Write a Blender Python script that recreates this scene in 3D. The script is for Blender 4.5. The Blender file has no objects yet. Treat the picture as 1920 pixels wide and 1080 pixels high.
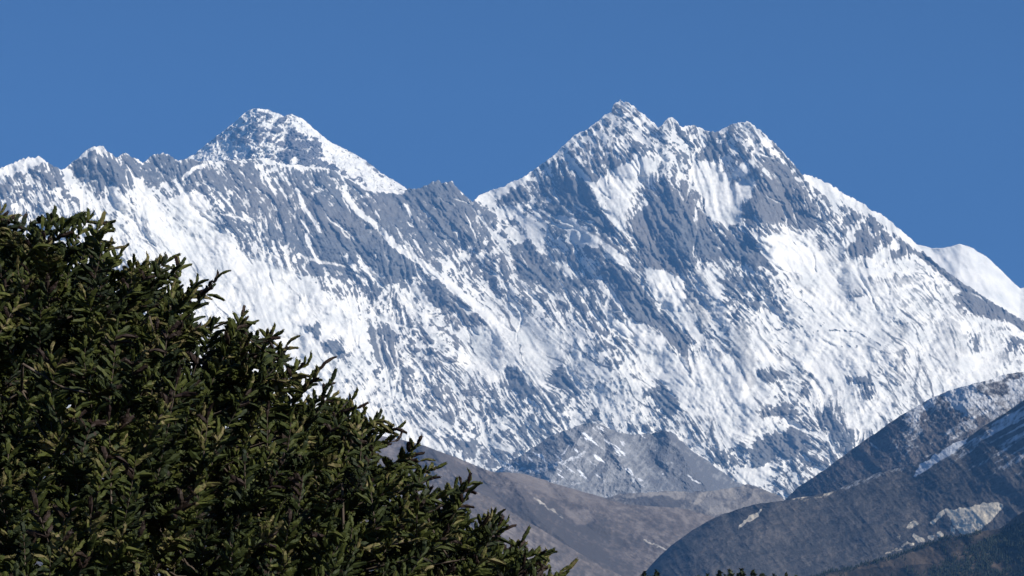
import bpy, math, random
import numpy as np

# ------------------------------------------------------------------ camera, sky, sun, exposure
scene = bpy.context.scene
HFOV = math.radians(21.5)
PITCH = math.radians(10.0)
EYE = 1.65
cam_data = bpy.data.cameras.new("camera")
cam_data.sensor_fit = 'HORIZONTAL'
cam_data.angle = HFOV
cam_data.clip_start = 0.1
cam_data.clip_end = 120000.0
cam = bpy.data.objects.new("camera", cam_data)
cam.location = (0, 0, EYE)
cam.rotation_euler = (math.radians(90) + PITCH, 0, 0)
scene.collection.objects.link(cam)
scene.camera = cam

SUN_EL = math.radians(37.0)
SUN_AZ = math.radians(125.0)          # clockwise from the view direction (+Y)
world = bpy.data.worlds.new("World")
scene.world = world
world.use_nodes = True
wn = world.node_tree
wn.nodes.clear()
w_out = wn.nodes.new('ShaderNodeOutputWorld')
w_bg = wn.nodes.new('ShaderNodeBackground')
w_sky = wn.nodes.new('ShaderNodeTexSky')
w_sky.sky_type = 'NISHITA'
w_sky.sun_disc = False
w_sky.sun_elevation = SUN_EL
w_sky.sun_rotation = SUN_AZ
w_sky.altitude = 4000.0
w_sky.air_density = 1.0
w_sky.dust_density = 0.0
w_sky.ozone_density = 10.0
w_bg.inputs['Strength'].default_value = 0.055
wn.links.new(w_sky.outputs[0], w_bg.inputs['Color'])
wn.links.new(w_bg.outputs[0], w_out.inputs['Surface'])

sun_data = bpy.data.lights.new("sun", 'SUN')
sun_data.energy = 5.0
sun_data.angle = math.radians(0.5)
sun_data.color = (1.0, 0.955, 0.88)
sun = bpy.data.objects.new("sun", sun_data)
sun.rotation_euler = (math.radians(90) - SUN_EL, 0, -SUN_AZ + math.pi)
scene.collection.objects.link(sun)

scene.view_settings.view_transform = 'Standard'
scene.view_settings.look = 'None'
scene.view_settings.exposure = 0.62
scene.view_settings.gamma = 1.0
scene.cycles.use_denoising = True
scene.cycles.max_bounces = 6
scene.cycles.volume_bounces = 0

# ------------------------------------------------------------------ helpers
KPX = math.tan(HFOV / 2) / 960.0
CP, SP = math.cos(PITCH), math.sin(PITCH)

def ray(px, py):
    """photo survey: (azimuth, elevation) of a bearing as x and z per metre of forward distance"""
    cx = (np.asarray(px, float) - 960.0) * KPX
    cz = -(np.asarray(py, float) - 540.0) * KPX
    fwd = CP - SP * cz
    up = SP + CP * cz
    return cx / fwd, up / fwd

def at(px, py, dist):
    rx, rz = ray(px, py)
    return np.stack([rx * dist, np.broadcast_to(dist, np.shape(rx)) * 1.0, rz * dist + EYE], -1)

def smooth(a, b, x):
    t = np.clip((x - a) / (b - a), 0, 1)
    return t * t * (3 - 2 * t)

def vnoise(x, y, seed=0):
    rs = np.random.RandomState(seed)
    tab = rs.rand(256, 256).astype(np.float32)
    xi = np.floor(x).astype(np.int32); yi = np.floor(y).astype(np.int32)
    fx = (x - xi).astype(np.float32); fy = (y - yi).astype(np.float32)
    fx = fx * fx * fx * (fx * (fx * 6 - 15) + 10); fy = fy * fy * fy * (fy * (fy * 6 - 15) + 10)
    x0 = xi & 255; x1 = (xi + 1) & 255; y0 = yi & 255; y1 = (yi + 1) & 255
    a = tab[y0, x0]; b = tab[y0, x1]; c = tab[y1, x0]; d = tab[y1, x1]
    return (a + (b - a) * fx) * (1 - fy) + (c + (d - c) * fx) * fy

def fbm(x, y, octaves=5, seed=0, gain=0.5, ridged=False):
    s = np.zeros(np.shape(x), np.float32); amp = 1.0; tot = 0.0
    for o in range(octaves):
        f = 2.03 ** o
        n = vnoise(x * f + 17.3 * o, y * f + 5.1 * o, seed + o)
        if ridged:
            n = 1 - np.abs(2 * n - 1)
        s += amp * n; tot += amp; amp *= gain
    return s / tot

def rank01(a):
    """equalise a noise field so its values spread evenly over 0..1"""
    samp = np.sort(a.ravel()[::37])
    return np.interp(a, samp, np.linspace(0, 1, samp.size)).astype(np.float32)

def blur(a, r):
    """three box blurs of radius r pixels"""
    r = int(max(1, round(r)))
    for _ in range(3):
        for ax in (0, 1):
            p = np.concatenate([np.repeat(a.take([0], ax), r + 1, ax), a, np.repeat(a.take([-1], ax), r, ax)], ax)
            c = np.cumsum(p, ax, dtype=np.float64)
            n = a.shape[ax]
            hi = np.take(c, np.arange(2 * r + 1, 2 * r + 1 + n), ax); lo = np.take(c, np.arange(0, n), ax)
            a = ((hi - lo) / (2 * r + 1)).astype(np.float32)
    return a

def in_poly(X, Y, pts):
    inside = np.zeros(X.shape, bool)
    n = len(pts)
    for i in range(n):
        x0, y0 = pts[i]; x1, y1 = pts[(i + 1) % n]
        if y0 == y1:
            continue
        cond = ((y0 > Y) != (y1 > Y)) & (X < (x1 - x0) * (Y - y0) / (y1 - y0) + x0)
        inside ^= cond
    return inside

def line_dist(X, Y, pts):
    """distance to a polyline, signed side of it, and how far along it (0..1)"""
    best = np.full(X.shape, 1e9, np.float32); side = np.zeros(X.shape, np.float32); along = np.zeros(X.shape, np.float32)
    n = len(pts) - 1
    for i in range(n):
        ax, ay = pts[i]; bx, by = pts[i + 1]
        dx, dy = bx - ax, by - ay; L2 = dx * dx + dy * dy
        t = np.clip(((X - ax) * dx + (Y - ay) * dy) / L2, 0, 1)
        d = np.hypot(X - ax - t * dx, Y - ay - t * dy)
        m = d < best
        best = np.where(m, d, best)
        side = np.where(m, np.sign(dx * (Y - ay) - dy * (X - ax)), side)
        along = np.where(m, (i + t) / n, along)
    return best, side, along

def sample(img, x, y):
    h, w = img.shape
    x = np.clip(x, 0, w - 1.001); y = np.clip(y, 0, h - 1.001)
    xi = x.astype(np.int32); yi = y.astype(np.int32); fx = (x - xi).astype(np.float32); fy = (y - yi).astype(np.float32)
    return (img[yi, xi] * (1 - fx) + img[yi, xi + 1] * fx) * (1 - fy) + (img[yi + 1, xi] * (1 - fx) + img[yi + 1, xi + 1] * fx) * fy

def flow_noise(shape, ang, grain, reach, seed):
    """grain noise smeared along the fall line: streaks of rock ribs and gullies"""
    h, w = shape
    rs = np.random.RandomState(seed)
    gh, gw = int(h / grain) + 3, int(w / grain) + 3
    g = rs.rand(gh, gw).astype(np.float32)
    yy, xx = np.mgrid[0:h, 0:w].astype(np.float32)
    noise = sample(g, xx / grain, yy / grain)
    cx, cy = np.cos(ang).astype(np.float32), np.sin(ang).astype(np.float32)
    acc = noise.copy(); wt = 1.0
    step = max(1.0, grain * 0.6)
    k = int(reach / step)
    for sgn in (1, -1):
        px, py = xx.copy(), yy.copy()
        for i in range(1, k + 1):
            ix = np.clip(px, 0, w - 1).astype(np.int32); iy = np.clip(py, 0, h - 1).astype(np.int32)
            px += sgn * step * cx[iy, ix]; py += sgn * step * cy[iy, ix]
            ix = np.clip(px, 0, w - 1).astype(np.int32); iy = np.clip(py, 0, h - 1).astype(np.int32)
            ww = 0.5 + 0.5 * math.cos(math.pi * i / (k + 1))
            acc += ww * noise[iy, ix]
            if sgn == 1: wt += 2 * ww
    return acc / wt

def make_mesh(name, verts, faces, material, attrs=None, shade_smooth=True, parent=None, mats=None, mat_index=None):
    """faces: an int array (n,3) or (n,4)"""
    me = bpy.data.meshes.new(name)
    verts = np.ascontiguousarray(verts, np.float32); faces = np.ascontiguousarray(faces, np.int32)
    k = faces.shape[1]
    me.vertices.add(len(verts)); me.vertices.foreach_set('co', verts.ravel())
    me.loops.add(faces.size); me.loops.foreach_set('vertex_index', faces.ravel())
    me.polygons.add(len(faces))
    me.polygons.foreach_set('loop_start', np.arange(0, faces.size, k, dtype=np.int32))
    me.polygons.foreach_set('loop_total', np.full(len(faces), k, np.int32))
    me.polygons.foreach_set('use_smooth', np.full(len(faces), shade_smooth, bool))
    for m in (mats or [material]):
        me.materials.append(m)
    if mat_index is not None:
        me.polygons.foreach_set('material_index', np.ascontiguousarray(mat_index, np.int32))
    for an, av in (attrs or {}).items():
        a = me.attributes.new(an, 'FLOAT', 'POINT')
        a.data.foreach_set('value', np.ascontiguousarray(av, np.float32).ravel())
    me.update(calc_edges=True)
    o = bpy.data.objects.new(name, me)
    scene.collection.objects.link(o)
    if parent is not None:
        o.parent = parent
    return o

def grid_faces(nr, nc):
    i = np.arange(nr * nc).reshape(nr, nc)
    return np.stack([i[:-1, :-1].ravel(), i[1:, :-1].ravel(), i[1:, 1:].ravel(), i[:-1, 1:].ravel()], -1)

def tag(o, label=None, cat=None, kind=None, group=None):
    if label: o['label'] = label
    if cat: o['category'] = cat
    if kind: o['kind'] = kind
    if group: o['group'] = group
    return o

# ---- node helpers
def new_mat(name):
    m = bpy.data.materials.new(name); m.use_nodes = True
    nt = m.node_tree
    b = nt.nodes['Principled BSDF']
    b.inputs['Roughness'].default_value = 0.9
    b.inputs['Specular IOR Level'].default_value = 0.15
    return m, nt, b

def n_attr(nt, name):
    n = nt.nodes.new('ShaderNodeAttribute'); n.attribute_name = name
    return n.outputs['Fac']

def n_noise(nt, scale, detail=6, rough=0.55, vec=None, stretch=None):
    n = nt.nodes.new('ShaderNodeTexNoise')
    n.inputs['Scale'].default_value = scale; n.inputs['Detail'].default_value = detail; n.inputs['Roughness'].default_value = rough
    tc = nt.nodes.new('ShaderNodeTexCoord')
    src = tc.outputs['Object']
    if stretch:
        mp = nt.nodes.new('ShaderNodeMapping')
        mp.inputs['Rotation'].default_value = stretch[0]; mp.inputs['Scale'].default_value = stretch[1]
        nt.links.new(src, mp.inputs['Vector']); src = mp.outputs[0]
    nt.links.new(src, n.inputs['Vector'])
    return n.outputs['Fac']

def n_ramp(nt, fac, stops):
    r = nt.nodes.new('ShaderNodeValToRGB')
    while len(r.color_ramp.elements) < len(stops):
        r.color_ramp.elements.new(0.5)
    for e, (p, c) in zip(r.color_ramp.elements, stops):
        e.position = p; e.color = (c[0], c[1], c[2], 1) if not np.isscalar(c) else (c, c, c, 1)
    nt.links.new(fac, r.inputs[0])
    return r.outputs[0]

def n_mix(nt, fac, a, b, mode='MIX'):
    n = nt.nodes.new('ShaderNodeMix'); n.data_type = 'RGBA'; n.blend_type = mode
    for sock, v in ((n.inputs[0], fac), (n.inputs[6], a), (n.inputs[7], b)):
        if isinstance(v, bpy.types.NodeSocket): nt.links.new(v, sock)
        elif np.isscalar(v): sock.default_value = v
        else: sock.default_value = (v[0], v[1], v[2], 1)
    return n.outputs[2]

def n_math(nt, op, a, b, clamp=False):
    n = nt.nodes.new('ShaderNodeMath'); n.operation = op; n.use_clamp = clamp
    for i, v in enumerate((a, b)):
        if isinstance(v, bpy.types.NodeSocket): nt.links.new(v, n.inputs[i])
        else: n.inputs[i].default_value = v
    return n.outputs[0]

def n_bump(nt, b, height, strength, dist):
    n = nt.nodes.new('ShaderNodeBump')
    n.inputs['Strength'].default_value = strength; n.inputs['Distance'].default_value = dist
    nt.links.new(height, n.inputs['Height']); nt.links.new(n.outputs[0], b.inputs['Normal'])

# ------------------------------------------------------------------ materials of the mountains
def snow_rock_material(name, rock_dark, rock_light, snow=(0.90, 0.865, 0.785), scale=0.012, bump=14.0):
    m, nt, b = new_mat(name)
    s = n_attr(nt, 'snow')
    n1 = n_noise(nt, scale, 8, 0.62)
    n2 = n_noise(nt, scale * 0.12, 4, 0.5)
    rock = n_ramp(nt, n1, [(0.3, rock_dark), (0.72, rock_light)])
    rock = n_mix(nt, n_ramp(nt, n2, [(0.4, 0.0), (0.65, 0.55)]), rock, (rock_light[0] * 1.1, rock_light[1] * 0.98, rock_light[2] * 0.88))
    sf = n_math(nt, 'ADD', s, n_math(nt, 'MULTIPLY', n_math(nt, 'SUBTRACT', n1, 0.5), 0.55))
    sf = n_ramp(nt, sf, [(0.25, 0.0), (0.75, 1.0)])
    ice = n_noise(nt, scale * .35, 7, .65)
    snow = n_mix(nt, n_ramp(nt, ice, [(.42, 0.0), (.68, 1.0)]), snow, (snow[0] * .74, snow[1] * .765, snow[2] * .785))
    col = n_mix(nt, sf, rock, snow)
    nt.links.new(col, b.inputs['Base Color'])
    n_bump(nt, b, n1, 0.6, bump)
    return m

MASSIF_MAT = snow_rock_material("snow_and_rock", (0.088, 0.092, 0.096), (0.192, 0.195, 0.192))
PEAK_MAT = snow_rock_material("summit_snow_and_rock", (0.09, 0.09, 0.095), (0.2, 0.195, 0.19))

def hill_material(name, stops, scale, snow=(0.85, 0.86, 0.87), scar=(0.5, 0.46, 0.4), stretch=None, bump=6.0):
    m, nt, b = new_mat(name)
    n1 = n_noise(nt, scale, 8, 0.6, stretch=stretch)
    n2 = n_noise(nt, scale * 9, 6, 0.65)
    f = n_math(nt, 'ADD', n_math(nt, 'MULTIPLY', n1, 0.6), n_math(nt, 'MULTIPLY', n2, 0.4))
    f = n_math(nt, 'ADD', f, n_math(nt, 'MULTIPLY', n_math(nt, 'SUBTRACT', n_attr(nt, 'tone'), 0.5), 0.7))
    col = n_ramp(nt, f, stops)
    sc = n_math(nt, 'ADD', n_attr(nt, 'scar'), n_math(nt, 'MULTIPLY', n_math(nt, 'SUBTRACT', n2, 0.5), 0.9))
    scarcol = n_mix(nt, n_ramp(nt, n2, [(0.35, 0.0), (0.65, 1.0)]), (scar[0] * 0.72, scar[1] * 0.72, scar[2] * 0.74), scar)
    col = n_mix(nt, n_ramp(nt, sc, [(0.4, 0.0), (0.6, 1.0)]), col, scarcol)
    sn = n_math(nt, 'ADD', n_attr(nt, 'snow'), n_math(nt, 'MULTIPLY', n_math(nt, 'SUBTRACT', n2, 0.5), 1.1))
    col = n_mix(nt, n_ramp(nt, sn, [(0.4, 0.0), (0.7, 1.0)]), col, snow)
    nt.links.new(col, b.inputs['Base Color'])
    n_bump(nt, b, n2, 0.5, bump)
    return m

# ------------------------------------------------------------------ relief: a slope with crest, face, far side and foot
def build_relief(name, U, V, D, material, attrs, back=(120, 400, 1000, 2200), back_slope=0.8, foot_z=-600.0, foot_run=0.8):
    """U,V: bearings of the face (rows from crest to foot), D: forward distance of each point"""
    P = at(U, V, D)
    nr, nc = U.shape
    rows = [P]
    ex = {k: [a] for k, a in attrs.items()}
    crest = P[0]
    rs = np.random.RandomState(len(name))
    front = []
    for bk in back:
        q = crest.copy()
        sc = 1 + bk / D[0]
        q[:, 0] *= sc; q[:, 1] += bk
        q[:, 2] = crest[:, 2] - bk * back_slope * (1 + 0.25 * (fbm(U[0] / 60.0 + bk, U[0] * 0 + bk * .01, 3, 5) - .5))
        front.insert(0, q)
    last = P[-1]
    mid = last.copy(); foot = last.copy()
    drop = np.maximum(last[:, 2] - foot_z, 10)
    mid[:, 2] -= drop * .4; mid[:, 1] -= drop * .4 * foot_run
    foot[:, 2] = foot_z; foot[:, 1] -= drop * foot_run
    allrows = np.concatenate([np.array(front).reshape(len(front), nc, 3), P, mid[None], foot[None]], 0)
    at_out = {}
    for k, a in attrs.items():
        at_out[k] = np.concatenate([np.repeat(a[:1], len(front), 0), a, a[-1:], a[-1:]], 0)
    return make_mesh(name, allrows.reshape(-1, 3), grid_faces(allrows.shape[0], nc), material, at_out)

def poly_y(pts, x):
    p = np.array(pts, float)
    return np.interp(x, p[:, 0], p[:, 1])

# ------------------------------------------------------------------ the great snow wall
CREST = [(-400, 330), (-160, 330), (-60, 322), (0, 317), (20, 307), (43, 297), (72, 294), (90, 305), (107, 315), (115, 317), (128, 312), (143, 298), (160, 283),
         (173, 274), (193, 275), (207, 287), (217, 295), (237, 287), (253, 297), (267, 305), (283, 293), (307, 285), (320, 292), (333, 303),
         (350, 299), (400, 303), (450, 300), (500, 296), (530, 306), (570, 312), (620, 316), (650, 332), (690, 352), (720, 357), (760, 355),
         (770, 352), (787, 353), (800, 347), (820, 337), (833, 343), (847, 340), (857, 352), (873, 370), (885, 378), (890, 372), (913, 360),
         (947, 347), (980, 333), (1000, 320), (1013, 310), (1047, 283), (1073, 257), (1097, 244), (1113, 233), (1130, 220), (1146, 207), (1150, 197),
         (1162, 188), (1177, 192), (1193, 203), (1210, 218), (1228, 232), (1234, 240), (1247, 227), (1258, 220), (1271, 227), (1274, 237), (1283, 238),
         (1297, 233), (1310, 238), (1330, 248), (1347, 247), (1373, 233), (1400, 227), (1417, 238), (1437, 253), (1450, 267), (1470, 287), (1490, 310),
         (1503, 324), (1513, 327), (1547, 340), (1580, 360), (1613, 380), (1647, 400), (1680, 423), (1707, 447), (1747, 487), (1780, 513), (1813, 535),
         (1847, 557), (1880, 577), (1920, 603), (2000, 655), (2080, 700), (2300, 800)]
COVER_X0, COVER_Y0, COVER_STEP = 30, 270, 60
COVER = [
    "55444336666666435555554555538999",
    "43323333434422374348547526669999",
    "45657663333322255237227323468899",
    "55677884332243345554123488445999",
    "55567889943233643345246678987759",
    "55567788987557376344326668987785",
    "55556677998875578755645778988777",
    "66666666777645778776888878877897",
    "66666666666765556667679867777888",
    "66666666666677555566667865567777",
    "66666666666666656666666644666666",
    "66666666666666555555555555666666"]
ZO = {1: (0, 150), 2: (480, 150), 3: (900, 150), 4: (1280, 150), 5: (320, 420), 6: (800, 420), 7: (1280, 420), 8: (1280, 720), 9: (640, 720)}
def B(z, pts, f=3.0):
    ox, oy = ZO[z]
    return [(ox + a / f, oy + b / f) for a, b in pts]

SOFT = [  # partial cover: shade on snow wedges painted grey, and other grey areas
    (7, .5, [(280,590),(350,530),(380,620),(410,770),(420,900),(380,940),(320,860),(280,720)]),  # grey in place of the shade on this snow wedge
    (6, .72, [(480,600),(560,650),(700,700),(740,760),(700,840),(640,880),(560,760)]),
    (7, .62, [(1120,545),(1240,545),(1290,590),(1240,700),(1250,900),(1200,900),(1190,670)]),  # shaded wedge, its shade painted as a grey mix
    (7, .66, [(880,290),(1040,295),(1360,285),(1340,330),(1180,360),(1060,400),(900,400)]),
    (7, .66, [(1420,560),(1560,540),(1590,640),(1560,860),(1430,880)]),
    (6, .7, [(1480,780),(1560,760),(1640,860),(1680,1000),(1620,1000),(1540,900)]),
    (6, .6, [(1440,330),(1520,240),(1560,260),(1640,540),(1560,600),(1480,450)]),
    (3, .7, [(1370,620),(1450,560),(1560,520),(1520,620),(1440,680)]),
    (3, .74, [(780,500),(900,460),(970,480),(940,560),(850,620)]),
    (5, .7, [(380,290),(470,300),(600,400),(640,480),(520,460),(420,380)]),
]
PATCH = [  # (survey sheet, snow cover 0..1 with some shade painted as low cover, outline at three units per pixel)
    (1, .95, [(335,505),(385,495),(410,560),(450,600),(490,650),(505,700),(440,665),(385,590)]),
    (1, .9, [(60,480),(150,445),(215,435),(260,475),(200,475),(120,510),(60,530),(0,540),(0,510)]),
    (1, .9, [(480,395),(530,370),(590,380),(630,430),(570,425),(540,400),(470,450),(430,460)]),
    (1, .92, [(640,590),(690,640),(725,720),(740,800),(690,760),(640,690),(610,640)]),
    (1, .98, [(755,570),(805,565),(835,630),(875,680),(900,770),(960,850),(880,910),(830,800),(790,700)]),
    (1, .97, [(945,690),(1020,650),(1130,640),(1175,720),(1195,790),(1250,860),(1300,940),(1400,1040),(1420,1080),(1250,1080),(1130,900),(1010,800)]),
    (1, .1, [(400,490),(500,480),(540,560),(470,560),(400,540)]),
    (1, .06, [(1010,470),(1070,450),(1100,480),(1040,540),(1000,530)]),
    (1, .15, [(830,450),(960,440),(970,500),(900,540),(820,520)]),
    (2, .1, [(370,700),(520,750),(560,900),(430,900),(440,1080),(370,1060)]),  # dark shade in the gully painted as nearly bare rock
    (2, .1, [(540,800),(640,780),(720,860),(820,980),(900,1080),(620,1080),(640,960),(580,900)]),
    (2, .06, [(970,600),(1060,580),(1100,690),(1120,740),(1000,740),(960,680)]),
    (2, .15, [(800,680),(960,660),(980,760),(930,800),(830,770)]),
    (2, .1, [(1130,640),(1210,690),(1220,720),(1140,740),(1110,680)]),
    (2, .98, [(1215,690),(1240,660),(1330,630),(1440,580),(1550,515),(1560,530),(1480,590),(1380,650),(1320,670)]),
    (2, .04, [(1330,690),(1400,650),(1460,600),(1520,650),(1540,700),(1440,690),(1380,710)]),
    (2, .93, [(1350,740),(1480,700),(1500,760),(1570,790),(1630,880),(1620,1000),(1570,930),(1500,840),(1440,830),(1400,790)]),
    (2, .08, [(1400,790),(1470,780),(1500,840),(1430,840)]),
    (2, .92, [(1405,820),(1480,840),(1530,880),(1500,910),(1440,890)]),
    (2, .92, [(1330,870),(1390,880),(1430,950),(1370,930)]),
    (2, .08, [(1460,920),(1540,900),(1580,960),(1560,1060),(1500,1020),(1470,980)]),
    (2, .9, [(1700,750),(1800,800),(1920,870),(1920,940),(1820,900),(1760,840)]),
    (3, .93, [(440,750),(520,790),(600,830),(690,880),(760,950),(830,1030),(790,1050),(720,980),(640,930),(560,920),(500,860)]),
    (3, .25, [(560,500),(640,420),(760,400),(880,350),(900,420),(780,480),(700,540),(640,580)]),
    (3, .98, [(645,585),(720,530),(780,490),(880,455),(970,430),(985,500),(960,560),(900,600),(850,640),(840,720),(830,800),(790,820),(750,760),(700,690)]),
    (3, .9, [(910,690),(960,650),(950,700),(920,740)]),
    (3, .02, [(860,790),(940,690),(1010,690),(1080,780),(1130,860),(1140,920),(1090,1020),(1000,960),(930,980),(880,950)]),
    (3, .02, [(1180,830),(1250,760),(1310,830),(1340,940),(1290,1000),(1230,980),(1190,900)]),
    (3, .06, [(540,560),(600,600),(650,700),(740,800),(780,860),(720,880),(640,800),(560,720),(500,640),(430,600)]),
    (3, .98, [(1190,500),(1260,450),(1310,460),(1350,530),(1340,560),(1420,530),(1500,470),(1560,420),(1560,450),(1480,530),(1400,590),(1560,540),(1530,610),(1480,680),(1470,760),(1440,820),(1340,800),(1290,740),(1240,640),(1180,570)]),
    (3, .06, [(1400,590),(1470,545),(1560,500),(1540,540),(1450,590)]),
    (3, .08, [(1200,450),(1290,370),(1350,350),(1400,370),(1320,440),(1260,440)]),
    (3, .09, [(1560,560),(1640,560),(1740,560),(1800,620),(1840,700),(1900,780),(1900,830),(1800,840),(1640,800),(1500,790),(1490,700),(1530,620)]),
    (3, .04, [(1340,940),(1440,920),(1510,850),(1560,940),(1620,1000),(1690,1080),(1600,1040),(1480,1040),(1400,1000),(1320,1000)]),
    (3, .98, [(1525,850),(1620,890),(1760,880),(1900,870),(1920,1080),(1700,1080),(1630,1000),(1570,920)]),
    (4, 1.0, [(690,525),(800,565),(920,635),(1050,715),(1150,785),(1250,865),(1330,940),(1300,945),(1200,850),(1100,770),(980,720),(900,680),(800,640),(720,590)]),
    (4, .05, [(920,930),(960,870),(1010,810),(1060,870),(1100,930),(1060,980),(960,1000),(900,980)]),
    (4, .1, [(880,830),(920,760),(980,720),(1000,760),(940,820)]),
    (4, .06, [(1160,960),(1260,890),(1300,930),(1260,990),(1180,1010)]),
    (4, .1, [(1040,750),(1100,770),(1060,830),(1030,790)]),
    (4, .1, [(755,880),(795,870),(795,950),(765,950)]),
    (4, .96, [(840,960),(900,920),(1000,770),(1020,790),(940,920),(880,990)]),
    (4, .93, [(1060,1000),(1200,910),(1230,880),(1220,930),(1120,1010)]),
    (7, .3, [(1040,300),(1200,290),(1360,280),(1340,310),(1200,350),(1080,330)]),
    (7, .3, [(920,380),(1060,370),(1000,410),(940,400)]),
    (7, .25, [(1130,550),(1240,550),(1280,590),(1230,660),(1190,670),(1180,590)]),  # shade on this wedge painted as sparse snow
    (7, .4, [(1200,720),(1250,700),(1250,900),(1210,920)]),
    (7, .1, [(430,830),(550,810),(610,870),(540,890),(430,870)]),
    (7, .1, [(330,430),(420,420),(470,480),(390,480)]),
    (7, .2, [(660,820),(720,850),(720,970),(680,970)]),
    (7, .25, [(900,850),(1060,850),(1060,990),(1030,990),(1000,920),(920,900)]),
    (7, .1, [(1620,620),(1660,650),(1670,730),(1640,720)]),
    (7, .3, [(1820,650),(1920,640),(1920,730),(1830,710)]),
    (7, .05, [(1530,370),(1640,400),(1760,460),(1880,530),(1840,550),(1720,530),(1600,500),(1540,450)]),
    (7, .1, [(750,1060),(840,1040),(860,1080),(740,1080)]),
    (7, .1, [(430,1060),(560,1010),(640,1050),(700,1080),(400,1080)]),
    (7, .35, [(200,330),(300,240),(330,300),(340,450),(300,560),(260,560),(230,440)]),
    (6, .03, [(950,260),(1040,220),(1110,270),(1190,330),(1250,400),(1290,470),(1340,530),(1400,580),(1470,640),(1490,700),(1430,740),(1380,700),(1320,600),(1230,570),(1130,500),(1090,430),(1040,340)]),
    (6, .1, [(480,150),(560,90),(620,130),(650,220),(620,300),(540,280),(490,220)]),
    (6, .1, [(700,240),(800,280),(900,290),(940,330),(860,370),(740,350),(680,290)]),
    (6, .95, [(710,225),(770,215),(840,270),(900,270),(850,300),(800,285)]),
    (6, .96, [(680,380),(740,380),(790,430),(760,450),(690,420)]),
    (6, .96, [(860,60),(980,80),(1060,140),(1130,200),(1120,240),(1050,220),(960,130),(880,110)]),
    (6, .05, [(870,120),(980,130),(1010,170),(960,180),(880,150)]),
    (6, .88, [(140,590),(300,580),(420,600),(520,640),(560,760),(640,880),(600,900),(480,760),(420,860),(340,880),(260,780)]),
    (6, .05, [(690,870),(745,790),(830,880),(850,940),(760,920)]),
    (6, .1, [(440,830),(500,800),(560,880),(620,940),(560,980),(500,920)]),
    (6, .97, [(1060,560),(1130,530),(1250,580),(1340,640),(1380,740),(1500,860),(1560,960),(1640,1080),(1480,1080),(1380,940),(1280,800),(1180,690)]),
    (6, .1, [(1230,960),(1290,880),(1370,950),(1430,1040),(1370,1080),(1290,1000)]),
    (6, .96, [(1230,240),(1390,270),(1440,320),(1460,430),(1530,540),(1560,660),(1520,660),(1420,560),(1310,460),(1220,330)]),
    (6, .96, [(1560,240),(1610,240),(1660,400),(1690,560),(1650,560),(1600,400)]),
    (6, .12, [(100,540),(180,500),(260,500),(330,550),(250,580),(140,570)]),
    (6, .1, [(0,320),(60,310),(170,400),(240,470),(120,530),(0,420)]),
    (5, .92, [(600,260),(680,240),(800,320),(860,400),(960,500),(900,530),(820,460),(740,380),(640,310)]),
    (5, .95, [(440,290),(560,300),(620,360),(740,450),(860,540),(1000,560),(1060,600),(1110,640),(1100,690),(980,690),(860,620),(760,560),(600,480),(450,400)]),
    (5, .8, [(1170,400),(1250,330),(1330,370),(1370,440),(1300,560),(1180,560)]),
    (5, .1, [(1110,570),(1250,580),(1290,620),(1250,720),(1320,770),(1240,820),(1150,780),(1110,680)]),
    (5, .1, [(780,570),(840,560),(850,640),(800,660)]),
    (5, .2, [(840,680),(900,660),(940,640),(1000,740),(1000,800),(960,780)]),
    (5, .06, [(1060,60),(1190,40),(1280,150),(1380,240),(1300,320),(1180,280),(1200,160),(1090,130)]),
    (5, .9, [(960,160),(1000,170),(1100,310),(1140,370),(1060,320)]),
    (5, .9, [(1030,180),(1120,270),(1160,330),(1200,300),(1130,240)]),
    (8, .06, [(370,360),(420,300),(560,270),(620,210),(680,240),(700,320),(640,380),(500,450),(380,470)]),
    (8, .1, [(740,180),(850,150),(870,230),(920,310),(850,310),(760,230)]),
    (8, .97, [(270,520),(360,480),(480,470),(500,520),(430,570),(330,560)]),
    (8, .2, [(510,600),(560,560),(680,540),(640,600),(560,640)]),
    (8, .93, [(900,180),(1090,110),(1180,160),(1040,280),(940,260)]),
    (8, .35, [(160,380),(340,330),(360,470),(230,480)]),
    (9, .08, [(1000,220),(1050,240),(1060,340),(1040,370),(1000,270)]),
    (9, .1, [(1390,180),(1430,130),(1450,200),(1400,220)]),
    (9, .95, [(700,310),(900,330),(1040,370),(880,380),(740,350)]),
    (9, .25, [(540,310),(600,280),(720,310),(880,360),(940,410),(860,460),(760,430),(640,380)]),
    (9, .95, [(380,300),(540,330),(660,400),(780,470),(850,490),(760,450),(600,370),(440,330)]),
]
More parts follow.
